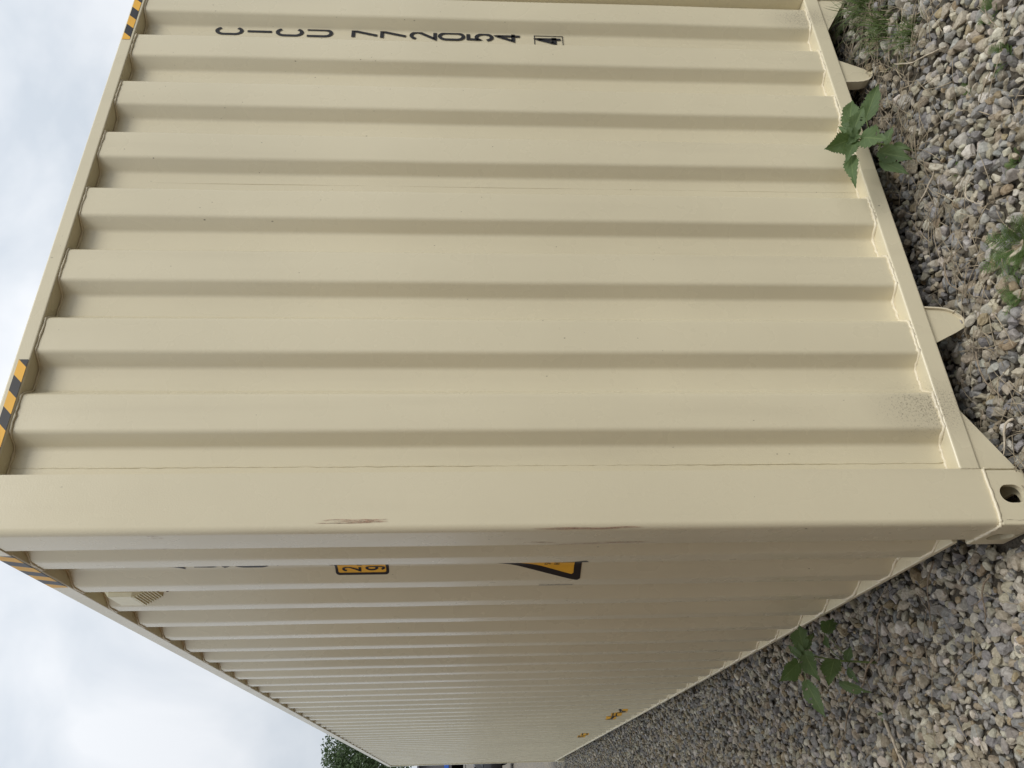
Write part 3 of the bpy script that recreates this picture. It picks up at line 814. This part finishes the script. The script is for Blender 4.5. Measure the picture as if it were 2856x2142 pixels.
v, f = litter(230, s_side, 0.06, 0.20, 0.0019); n0 = len(V); V += v; F += [tuple(i+n0 for i in q) for q in f]
tag(mesh_obj('dry_straw', V, F, M['straw'], smooth=True), 'dry brown straw and grass stalks littered over the gravel', 'straw', kind='stuff')
TW = [((-0.019, 0.896), (-0.193, 1.059), .004, 0, 'thin brown twig running from the long bottom rail to the weed beside it'),
 ((-0.193, 1.059), (-0.262, 1.245), .0045, 0, 'forked brown twig lying past the root of the weed on the long side'),
 ((-0.399, 1.085), (-0.60, 1.038), .0065, 1, 'pale bleached stick on the gravel at the bottom picture edge'),
 ((0.285, -0.075), (0.235, 0.032), .0042, 1, 'short pale stick under the gusset plate by the corner casting'),
 ((0.040, 0.500), (-0.136, 0.65), .003, 0, 'dark thin twig on the gravel under the long bottom rail'),
 ((-0.075, 0.240), (-0.186, 0.354), .0034, 0, 'brown twig beside the side hole of the corner casting'),
 ((0.543, -0.02), (0.353, -0.045), .003, 0, 'straight twig between the gusset plate and the left tunnel plate'),
 ((0.883, -0.02), (0.722, -0.05), .003, 0, 'thin twig lying to the right of the left tunnel plate'),
 ((1.708, -0.142), (1.498, -0.365), .0032, 1, 'long straw-coloured stalk on the gravel beyond the right tunnel plate'),
 ((1.142, -0.01), (1.199, -0.150), .003, 1, 'pale stalk on the stones just left of the end wall weed'),
 ((-0.30, 1.27), (-0.431, 1.505), .004, 0, 'thick brown twig in the straw behind the weed on the long side'),
 ((1.028, -0.230), (0.922, -0.249), .0028, 1, 'short pale stalk on open gravel near the feathery weed')]
for (a, b, r, pale, lab) in TW:
    n = 9; pts = []; a, b = Vector((*a, 0)), Vector((*b, 0)); d = b-a; sd_ = Vector((-d.y, d.x, 0)).normalized()
    for k in range(n+1):
        t = k/n; p = a+d*t+sd_*0.012*math.sin(t*PI*1.5+r*900)+sd_*(random.random()-.5)*.006; p.z = gz(p.x, p.y)+0.042+0.006*math.sin(t*5); pts.append(p)
    c = pts[0].copy(); root = empty('twig', c)
    loc = [p-c for p in pts]
    tube('stick', loc, [r*(1-.45*k/n) for k in range(n+1)], M['twigpale' if pale else 'twig'], root, 6, 0.3)
    if r > .0033:
        q = loc[5]; e = q+d.normalized()*0.05+sd_*0.035*(1 if pale else -1)+Vector((0, 0, .004))
        tube('side_shoot', [q, q.lerp(e, .5)+sd_*.004, e], [r*.6, r*.45, r*.25], M['twigpale' if pale else 'twig'], root, 5, 0.3)
    tag(root, lab, 'twig', 'twigs on the gravel')

def blade(V, F, base, ang, ln, lean, w):
    d = Vector((math.cos(ang), math.sin(ang), 0)); s = Vector((-d.y, d.x, 0)); o = len(V); m = 5
    for k in range(m+1):
        t = k/m; p = Vector(base)+d*lean*ln*t*t+Vector((0, 0, ln*(t-0.35*lean*t*t)))
        ww = w*(1-t)**0.7+0.0002
        V.append(p+s*ww); V.append(p-s*ww)
    for k in range(m): F.append((o+2*k, o+2*k+1, o+2*k+3, o+2*k+2))
GT = [(1.74, -0.25, 120, .09, 'green grass tuft on the gravel below the right tunnel plate, nearer the camera'),
 (1.92, -0.14, 150, .12, 'grass tuft against the dark gap right of the right tunnel plate'),
 (2.12, -0.10, 140, .13, 'long-bladed grass tuft near the far corner gusset of the end wall'),
 (2.10, -0.28, 140, .10, 'grass tuft at the upper picture edge out on the gravel'),
 (1.98, -0.40, 80, .08, 'sparse small grass tuft among stones at the top picture edge')]
for (x, y, n, ln, lab) in GT:
    root = empty('grass_tuft', (x, y, gz(x, y)+0.005)); V, F = [], []
    for _ in range(n):
        a = random.uniform(0, 2*PI); r = abs(random.gauss(0, 0.05))
        blade(V, F, (math.cos(a)*r, math.sin(a)*r, 0), random.uniform(0, 2*PI), ln*random.uniform(.5, 1.3), random.uniform(.2, 1.2), random.uniform(.0009, .0021))
    o = mesh_obj('grass_blades', V, F, M['grass'], root, True); o['kind'] = 'stuff'
    tag(root, lab, 'grass', 'grass tufts by the end wall')

def feathery(x, y, size, n, lab):
    root = empty('feathery_weed', (x, y, gz(x, y)+0.004)); V, F = [], []; SV, SF = [], []
    for i in range(n):
        a = random.uniform(0, 2*PI); ln = size*random.uniform(.6, 1.15); lean = random.uniform(.35, 1.1)
        d = Vector((math.cos(a), math.sin(a), 0)); pts = []
        off = d*random.uniform(0, size*0.35)
        for k in range(7):
            t = k/6; pts.append(off+d*ln*lean*(t+0.3*t*t)*0.8+Vector((0, 0, ln*(0.9*t-0.38*lean*t*t))))
        v, f = tube_data(pts, [0.0011*(1-.7*k/6) for k in range(7)], 4, 0, False); o = len(SV); SV += v; SF += [tuple(q+o for q in g_) for g_ in f]
        for k in range(10):                                        # feather-cut leaflets on both sides
            t = 0.18+0.80*k/10; fi = t*6; i0 = min(5, int(fi)); p = pts[i0].lerp(pts[i0+1], fi-i0); dirn = (pts[i0+1]-pts[i0]).normalized()
            sd_ = dirn.cross(Vector((0, 0, 1))).normalized()
            l1 = ln*0.30*math.sin(PI*min(1, (t*.85+.12)))
            for sg in (-1, 1):
                q = p+(sd_*sg*0.8+dirn*0.6+Vector((0, 0, random.uniform(-.15, .35))))*l1
                for j in range(4):
                    u = 0.25+0.25*j; b0 = p.lerp(q, u); tdir = (q-p).normalized()
                    for s2 in (-1, 1):
                        side = tdir.cross(Vector((0, 0, 1)))*s2
                        e = b0+(side*0.8+tdir*0.8)*l1*0.24*(1.15-u*.5)
                        wv = tdir*0.0006
                        o = len(V); V += [b0-wv, b0+wv, e+wv*.5, e-wv*.3]; F.append((o, o+1, o+2, o+3))
                o = len(V); wv = Vector((0, 0, .0007))+dirn*.0007; V += [p-wv, p+wv, q+wv*.4, q-wv*.4]; F.append((o, o+1, o+2, o+3))
    st = mesh_obj('stem', SV, SF, M['weedstem'], root, True); lf = mesh_obj('foliage', V, F, M['feather'], root); lf['kind'] = 'stuff'
    tag(root, lab, 'weed', 'feathery weeds in the gravel')
feathery(0.735, -0.305, 0.095, 30, 'largest feathery green weed, at the right picture edge in the gravel')
feathery(0.615, -0.240, 0.055, 14, 'feathery weed just below the largest one at the right picture edge')
feathery(1.26, -0.53, 0.055, 13, 'feathery weed in open gravel near the upper right picture corner')
feathery(1.42, -0.56, 0.05, 11, 'small feathery weed closest to the upper right picture corner')
feathery(0.96, -0.41, 0.04, 9, 'small low feathery weed at the right picture edge above the largest')
feathery(1.31, -0.36, 0.032, 6, 'tiny feathery sprout among stones beyond the end wall weed')
feathery(1.05, -0.03, 0.032, 6, 'tiny feathery sprout in the shade of the end bottom rail')
feathery(-0.36, 1.14, 0.032, 6, 'small dark feathery sprout in the straw beside the long side')
feathery(1.12, -0.22, 0.030, 5, 'tiny green sprout on open gravel left of the end wall weed')

# ------------------------------------------------------------------ the two broad-leaved weeds
def leaf(name, B, T, w, nrm, parent, droop=0.15, fold=0.25, org=(0, 0, 0), bites=0):
    B, T, org = Vector(B), Vector(T), Vector(org); Ln = (T-B).length; e1 = (T-B).normalized()
    n = Vector(nrm); e3 = (n-e1*n.dot(e1)).normalized(); e2 = e3.cross(e1)
    V, F, UV = [], [], []; m = 22; hw = w/2; ph = random.random()*9
    cols = (-1, -.6, -.25, 0, .25, .6, 1)
    for k in range(m+1):
        t = k/m
        sh = (math.sin(PI*min(1, t**0.62*1.0))**0.85) if t < 1 else 0
        sh = max(0, sh)*(1.0 if t < .55 else (1-.35*(t-.55)/.45))
        ser = 1+0.10*(1 if k % 2 else -1)*(0.5+random.random())+0.08*math.sin(t*14+ph)
        back = -0.10*Ln*(max(0, 1-t/.18))                             # the lobes at the base reach back past the stalk
        for c in cols:
            s = sh*hw*c*(ser if abs(c) == 1 else 1)
            wav = 0.13*hw*math.sin(t*9+ph+c*2)*abs(c)
            hgt = fold*abs(c)*hw*sh-droop*Ln*(t-.25)**2*1.6+wav
            V.append(B-org+e1*(Ln*t+back*abs(c))+e2*s+e3*hgt); UV.append((c, t))
    nc = len(cols)
    for k in range(m):
        for i in range(nc-1): F.append((k*nc+i, k*nc+i+1, (k+1)*nc+i+1, (k+1)*nc+i))
    for _ in range(bites):                                            # holes eaten into the blade
        q = random.randrange(3, m-3)*(nc-1)+random.choice((0, 1, 4, 5)); F = [f_ for i_, f_ in enumerate(F) if i_ != q]
    o = mesh_obj(name, V, F, M['weedleaf'], parent, True)
    uv = o.data.uv_layers.new(name='leaf')
    for lp in o.data.loops: uv.data[lp.index].uv = UV[lp.vertex_index]
    return o
def weed(name, root, stem, leaves, lab, ws=0.86):
    e = empty(name, root); r0 = Vector(root); pts = [Vector(p)-r0 for p in stem]
    path = []
    for a, b in zip(pts[:-1], pts[1:]):
        for k in range(6): path.append(a.lerp(b, k/6)+Vector((random.uniform(-.001, .001), random.uniform(-.001, .001), 0)))
    path.append(pts[-1]); nn = len(path)
    st = tube('stem', path, [0.0048*(1-.55*k/nn) for k in range(nn)], M['weedstem'], e, 8, 0.1)
    for (B, T, w, nv, dr) in leaves:
        leaf('leaf', B, T, w*ws, nv, e, dr, 0.30, root, random.choice((0, 1, 2, 3)))
        b = Vector(B)-r0; q = min(path, key=lambda p: (p-b).length+0.6*max(0, p.z-b.z+.02)+ (0.4 if p.z > b.z-.01 else 0)*0.1)
        if (q-b).length > .006:
            mid = q.lerp(b, .55)+Vector((0, 0, .008)); tube('petiole', [q, q.lerp(mid, .6), mid, b], [.0019, .0017, .0015, .0012], M['weedstem'], st, 6)
    tag(e, lab, 'weed', 'broad-leaved weeds by the container')
nU, nC, nF = (-.25, -.45, .85), (-.45, -.75, .48), (-.55, -.80, .15)
W1 = [((1.360, -.10, .264), (1.330, -.085, .345), .085, (-.6, -.7, -.25), .10), ((1.343, -.11, .250), (1.225, -.145, .322), .052, nC, .15), ((1.284, -.10, .271), (1.125, -.15, .330), .056, (-.1, -.75, .65), .22),
 ((1.341, -.13, .233), (1.240, -.225, .225), .095, nC, .12), ((1.425, -.09, .240), (1.600, -.10, .190), .070, nC, .20), ((1.383, -.12, .248), (1.465, -.165, .212), .060, nC, .12),
 ((1.472, -.10, .171), (1.600, -.155, .115), .068, nC, .12), ((1.303, -.10, .164), (1.222, -.155, .105), .070, nU, .12), ((1.269, -.09, .162), (1.187, -.125, .112), .050, nC, .15),
 ((1.380, -.11, .256), (1.430, -.10, .285), .030, nC, .1), ((1.355, -.12, .247), (1.378, -.15, .262), .026, nC, .1), ((1.350, -.12, .249), (1.330, -.15, .248), .026, nC, .1), ((1.420, -.10, .225), (1.455, -.09, .262), .040, nF, .1),
 ((1.362, -.115, .252), (1.395, -.135, .278), .030, nC, .2), ((1.352, -.115, .250), (1.318, -.125, .286), .030, nC, .2), ((1.372, -.11, .238), (1.412, -.145, .228), .038, nU, .2), ((1.366, -.085, .115), (1.425, -.115, .098), .040, nU, .2), ((1.366, -.075, .085), (1.318, -.11, .062), .032, nU, .2)]
weed('broad_leaved_weed', (1.358, -.057, -.004), [(1.358, -.057, -.004), (1.366, -.08, .136), (1.358, -.11, .244)], W1, 'green broad-leaved weed with bitten leaves in front of the end wall')
n2, n3 = (-.3, -.75, .6), (-.5, -.5, .7)
W2 = [((-.127, 1.10, .278), (-.025, 1.15, .262), .088, n2, .15), ((-.128, 1.13, .252), (-.052, 1.17, .196), .062, n3, .12), ((-.162, 1.08, .303), (-.118, 1.10, .340), .034, n2, .1),
 ((-.195, 1.05, .333), (-.262, 1.02, .425), .088, (-.3, -.9, -.2), .08), ((-.163, 1.05, .296), (-.262, .98, .300), .082, n2, .12), ((-.187, 1.05, .189), (-.280, .985, .262), .086, n2, .05),
 ((-.267, 1.03, .322), (-.392, .985, .302), .072, n2, .15), ((-.064, 1.15, .143), (.012, 1.21, .083), .078, n2, .10), ((-.123, 1.12, .165), (-.070, 1.14, .165), .036, n3, .1),
 ((-.220, 1.05, .139), (-.272, 1.03, .126), .040, n3, .1), ((-.273, 1.02, .195), (-.318, .975, .112), .050, n3, .1), ((-.159, 1.10, .280), (-.154, 1.09, .325), .034, n2, .1),
 ((-.165, 1.075, .285), (-.205, 1.05, .292), .038, n3, .2), ((-.155, 1.08, .290), (-.120, 1.06, .312), .032, n2, .2), ((-.180, 1.09, .120), (-.135, 1.06, .105), .042, n3, .2)]
weed('broad_leaved_weed', (-.193, 1.09, -.004), [(-.193, 1.09, -.004), (-.181, 1.09, .163), (-.158, 1.08, .288)], W2, 'dark green broad-leaved weed in the gravel beside the long side')

# ------------------------------------------------------------------ beyond the far end
def leaf_cloud(blobs, per, size):
    n = sum(int(per*r**2) for _, r in blobs); V = np.zeros((n*4, 3)); k = 0
    for c, r in blobs:
        m = int(per*r**2); d = RNG.normal(size=(m, 3)); d /= np.linalg.norm(d, axis=1)[:, None]
        p = np.array(c)+d*(r*RNG.uniform(.25, 1.0, (m, 1))**0.55)*np.array([1, 1, .72])
        a = RNG.normal(size=(m, 3)); a /= np.linalg.norm(a, axis=1)[:, None]; b = np.cross(a, RNG.normal(size=(m, 3))); b /= np.linalg.norm(b, axis=1)[:, None]
        s = size*RNG.uniform(.6, 1.3, (m, 1)); i = np.arange(m)*4+k
        V[i] = p-a*s; V[i+1] = p+b*s*.45; V[i+2] = p+a*s; V[i+3] = p-b*s*.45; k += m*4
    return V, np.arange(n*4).reshape(n, 4)
def quad_mesh(V, F, mat, name):
    me = bpy.data.meshes.new(name); me.vertices.add(len(V)); me.vertices.foreach_set('co', V.astype(np.float32).ravel())
    nf = len(F); me.loops.add(nf*4); me.loops.foreach_set('vertex_index', F.astype(np.int32).ravel())
    me.polygons.add(nf); me.polygons.foreach_set('loop_start', np.arange(0, nf*4, 4, dtype=np.int32)); me.polygons.foreach_set('loop_total', np.full(nf, 4, np.int32))
    me.update(calc_edges=True); me.materials.append(mat); return me
def make_tree(name, loc, h, spread, crown0, lab, seed, per=470, size=.078):
    random.seed(seed); root = empty(name, loc); V, F = [], []; blobs = []
    def limb(p, d, ln, r, lev):
        pts = [p]; q = p.copy(); dd = d.copy()
        for k in range(5):
            dd = (dd+Vector((random.uniform(-.2, .2), random.uniform(-.2, .2), random.uniform(-.05, .15)))).normalized(); q = q+dd*ln/5; pts.append(q.copy())
        v, f = tube_data(pts, [r*(1-.55*k/5) for k in range(6)], 7, 0.1, False); o = len(V); V.extend(v); F.extend(tuple(i+o for i in g_) for g_ in f)
        if lev == 0 or (lev == 1 and random.random() < .6): blobs.append((tuple(q), random.uniform(.55, 1.15)*h/10))
        if lev > 0:
            for _ in range(random.randint(3, 4)):
                a = random.uniform(0, 2*PI); t = random.choice((3, 4, 5))
                nd = (dd*.5+Vector((math.cos(a)*spread, math.sin(a)*spread, random.uniform(.0, .55)))).normalized(); limb(pts[t], nd, ln*random.uniform(.55, .75), r*.42, lev-1)
    limb(Vector((0, 0, -.1)), Vector((0, 0, 1)), h*crown0, h*.022, 3)
    mesh_obj('trunk', V, F, M['bark'], root, True)
    cv, cf = leaf_cloud(blobs, per, size*h/10); zmax = np.percentile(cv[:, 2], 99.5)
    cme = quad_mesh(cv, cf, M['treeleaf'], 'crown'); c = bpy.data.objects.new('crown', cme); COL.objects.link(c); c.parent = root; c['kind'] = 'stuff'
    k = h/zmax; root.scale = (k, k, k)
    return tag(root, lab, 'tree', 'trees beyond the container')
TREES = [((5.6, 60, 0), 11.9, .95, .42, 'tall dark broad-leaved tree rising over the far end of the container roof', 3),
 ((2.5, 54, 0), 6.6, 1.0, .30, 'low bushy tree below the tall one behind the charcoal shed', 8)]
for (loc, h, sp_, c0, lab, sd_) in TREES: make_tree('broadleaf_tree', loc, h, sp_, c0, lab, sd_)

# charcoal shed with an open bay
sh = tag(empty('shed', (0.45, 44, 0)), 'charcoal metal shed with a small blue sign beyond the far end', 'building')
for k in range(22): box('siding_board', (k*0.82, -0.02, 2.46), (k*0.82+0.805, 0.05, 4.15), M['siding'], sh, 0.006, 1)
box('roof', (-0.3, -0.4, 4.16), (18.4, 7, 4.28), M['siding'], sh, 0.01)
box('back_wall', (0, 6.4, 0), (18.1, 6.6, 4.1), M['pit'], sh, 0)
for k in range(4): box('post', (k*4.35+0.55, 0.06, 0), (k*4.35+0.79, 0.26, 2.46), M['white'], sh, 0.01)
box('side_wall', (0, 0.1, 0), (0.1, 6.4, 4.1), M['siding'], sh, 0); box('side_wall', (18, 0.1, 0), (18.1, 6.4, 4.1), M['siding'], sh, 0)
sg = box('sign', (0.55, -0.06, 2.62), (1.65, -0.025, 2.86), M['blue'], sh, 0.004, 1)
wl = tag(empty('concrete_wall', (0.35, 38, 0)), 'low pale concrete wall between the parked car and the shed', 'wall')
for k in range(9): box('panel', (k*1.62, 0, 0), (k*1.62+1.60, 0.18, 1.72), M['concrete'], wl, 0.015, 1)
box('coping', (-0.05, -0.04, 1.722), (14.63, 0.22, 1.80), M['concrete'], wl, 0.012, 1)

def make_car(name, loc, rz, lab, cat='car', scl=(1, 1, 1)):
    root = empty(name, loc); root.scale = scl; root.rotation_euler = (0, 0, rz)
    prof = [(-2.25, .42), (-2.28, .72), (-2.20, .93), (-1.25, 1.02), (-.55, 1.44), (.75, 1.49), (1.75, 1.40), (2.18, 1.02), (2.24, .70), (2.20, .40)]
    bm = bmesh.new(); rings = []
    for y, ins, zs in ((-.90, .06, .0), (-.86, 0, 0), (-.45, -.02, .015), (.45, -.02, .015), (.86, 0, 0), (.90, .06, 0)):
        rings.append([bm.verts.new((x*(1-ins*.3), y*(1-(max(0, z-.95)*.32)), z+zs*(z > .9))) for x, z in prof])
    for a, b in zip(rings[:-1], rings[1:]):
        for i in range(len(prof)-1): bm.faces.new((a[i], a[i+1], b[i+1], b[i]))
        bm.faces.new((a[-1], a[0], b[0], b[-1]))
    bm.faces.new(rings[0][::-1]); bm.faces.new(rings[-1])
    bmesh.ops.bevel(bm, geom=bm.edges[:], offset=.03, segments=2, affect='EDGES')
    bm_obj('body', bm, M['carpaint'], root, True)
    for s in (-1, 1):
        for xs in (((-1.02, 1.05), (-.50, 1.39), (.12, 1.42), (.12, 1.05)), ((.18, 1.05), (.18, 1.42), (.95, 1.41), (1.05, 1.05)), ((1.12, 1.06), (1.02, 1.40), (1.62, 1.33), (1.85, 1.08))):
            prism('side_window', [(x, s*(.912*(1-(z-.95)*.30)), z) for x, z in xs], (0, -s*.02, 0), M['glass'], root)
        for xh in (-.15, .85): box('door_handle', (xh-.1, s*.905-.02, .90), (xh+.1, s*.905+.02, .935), M['chrome'], root, .008, 1)
        box('sill_trim', (-1.0, s*.90-.02, .33), (1.0, s*.90+.02, .42), M['rubber'], root, .01, 1)
        box('mirror', (-.98, s*1.0-.1, 1.02), (-.80, s*1.0+.1, 1.16), M['carpaint'], root, .04, 2)
        box('headlight', (-2.29, s*.62-.18, .70), (-2.1, s*.62+.18, .84), M['chrome'], root, .03, 2)
        box('tail_light', (2.05, s*.70-.13, .80), (2.255, s*.70+.13, 1.0), M['lampred'], root, .03, 2)
        for xw in (-1.42, 1.38):
            w = tube('wheel', [(xw, s*.70, .34), (xw, s*.905, .34)], .34, M['rubber'], root, 28)
            tube('rim', [(xw, s*.90, .34), (xw, s*.925, .34)], .22, M['chrome'], w, 20)
    prism('windscreen', [(-1.20, -.72, 1.055), (-1.20, .72, 1.055), (-.60, .66, 1.43), (-.60, -.66, 1.43)], (-.015, 0, .015), M['glass'], root)
    prism('rear_window', [(2.12, -.66, 1.09), (2.12, .66, 1.09), (1.80, .62, 1.39), (1.80, -.62, 1.39)], (.015, 0, .015), M['glass'], root)
    box('number_plate', (-2.32, -.26, .52), (-2.28, .26, .63), M['white'], root, .004, 1)
    return tag(root, lab, cat)
make_car('parked_car', (2.46, 29.0, gz(2.46, 29.0)), PI, 'black car parked side-on beyond the far end of the container')

# ------------------------------------------------------------------ an unseen container, added across the lane to shade the long side
M['brown'] = simple('brown_paint', (0.27, 0.135, 0.04), 0.5, 0.15, 3)
nb = tag(empty('added_shade_container', (-2.38, -8.5, 0)), 'brown corrugated container added out of view across the lane to shade the beige one', 'container')
pts = split(SPROF, 0.13, LEN-0.13); V = []
for z in (0.155, 2.872):
    for (q, d) in pts: V.append((-d, q, z))
n0 = len(pts); F = [(i, i+1, n0+i+1, n0+i) for i in range(n0-1)]
mesh_obj('side_wall_sheet', V, F, M['brown'], nb)
for y in (0.0, LEN-0.165):
    box('corner_post', (-0.16, y, 0.118), (0, y+0.165, 2.778), M['brown'], nb, 0.012)
    for z in (0, 2.778): box('corner_casting', (-0.162, y-0.003 if y == 0 else y, z), (0.003, y+0.168, z+0.118), M['brown'], nb, 0.006)
    box('end_wall', (-2.27, y+0.04, 0.15), (-0.165, y+0.09, 2.86), M['brown'], nb, 0)
box('side_top_rail', (-0.06, 0.166, 2.842), (0, LEN-0.166, 2.90), M['brown'], nb, 0.004)
box('side_bottom_rail', (-0.10, 0.166, 0.03), (0, LEN-0.166, 0.154), M['brown'], nb, 0.004)
box('roof_panel', (-2.40, 0.05, 2.862), (-0.062, LEN-0.05, 2.882), M['brown'], nb, 0)
box('far_wall', (-2.43, 0.05, 0.15), (-2.41, LEN-0.05, 2.86), M['brown'], nb, 0)
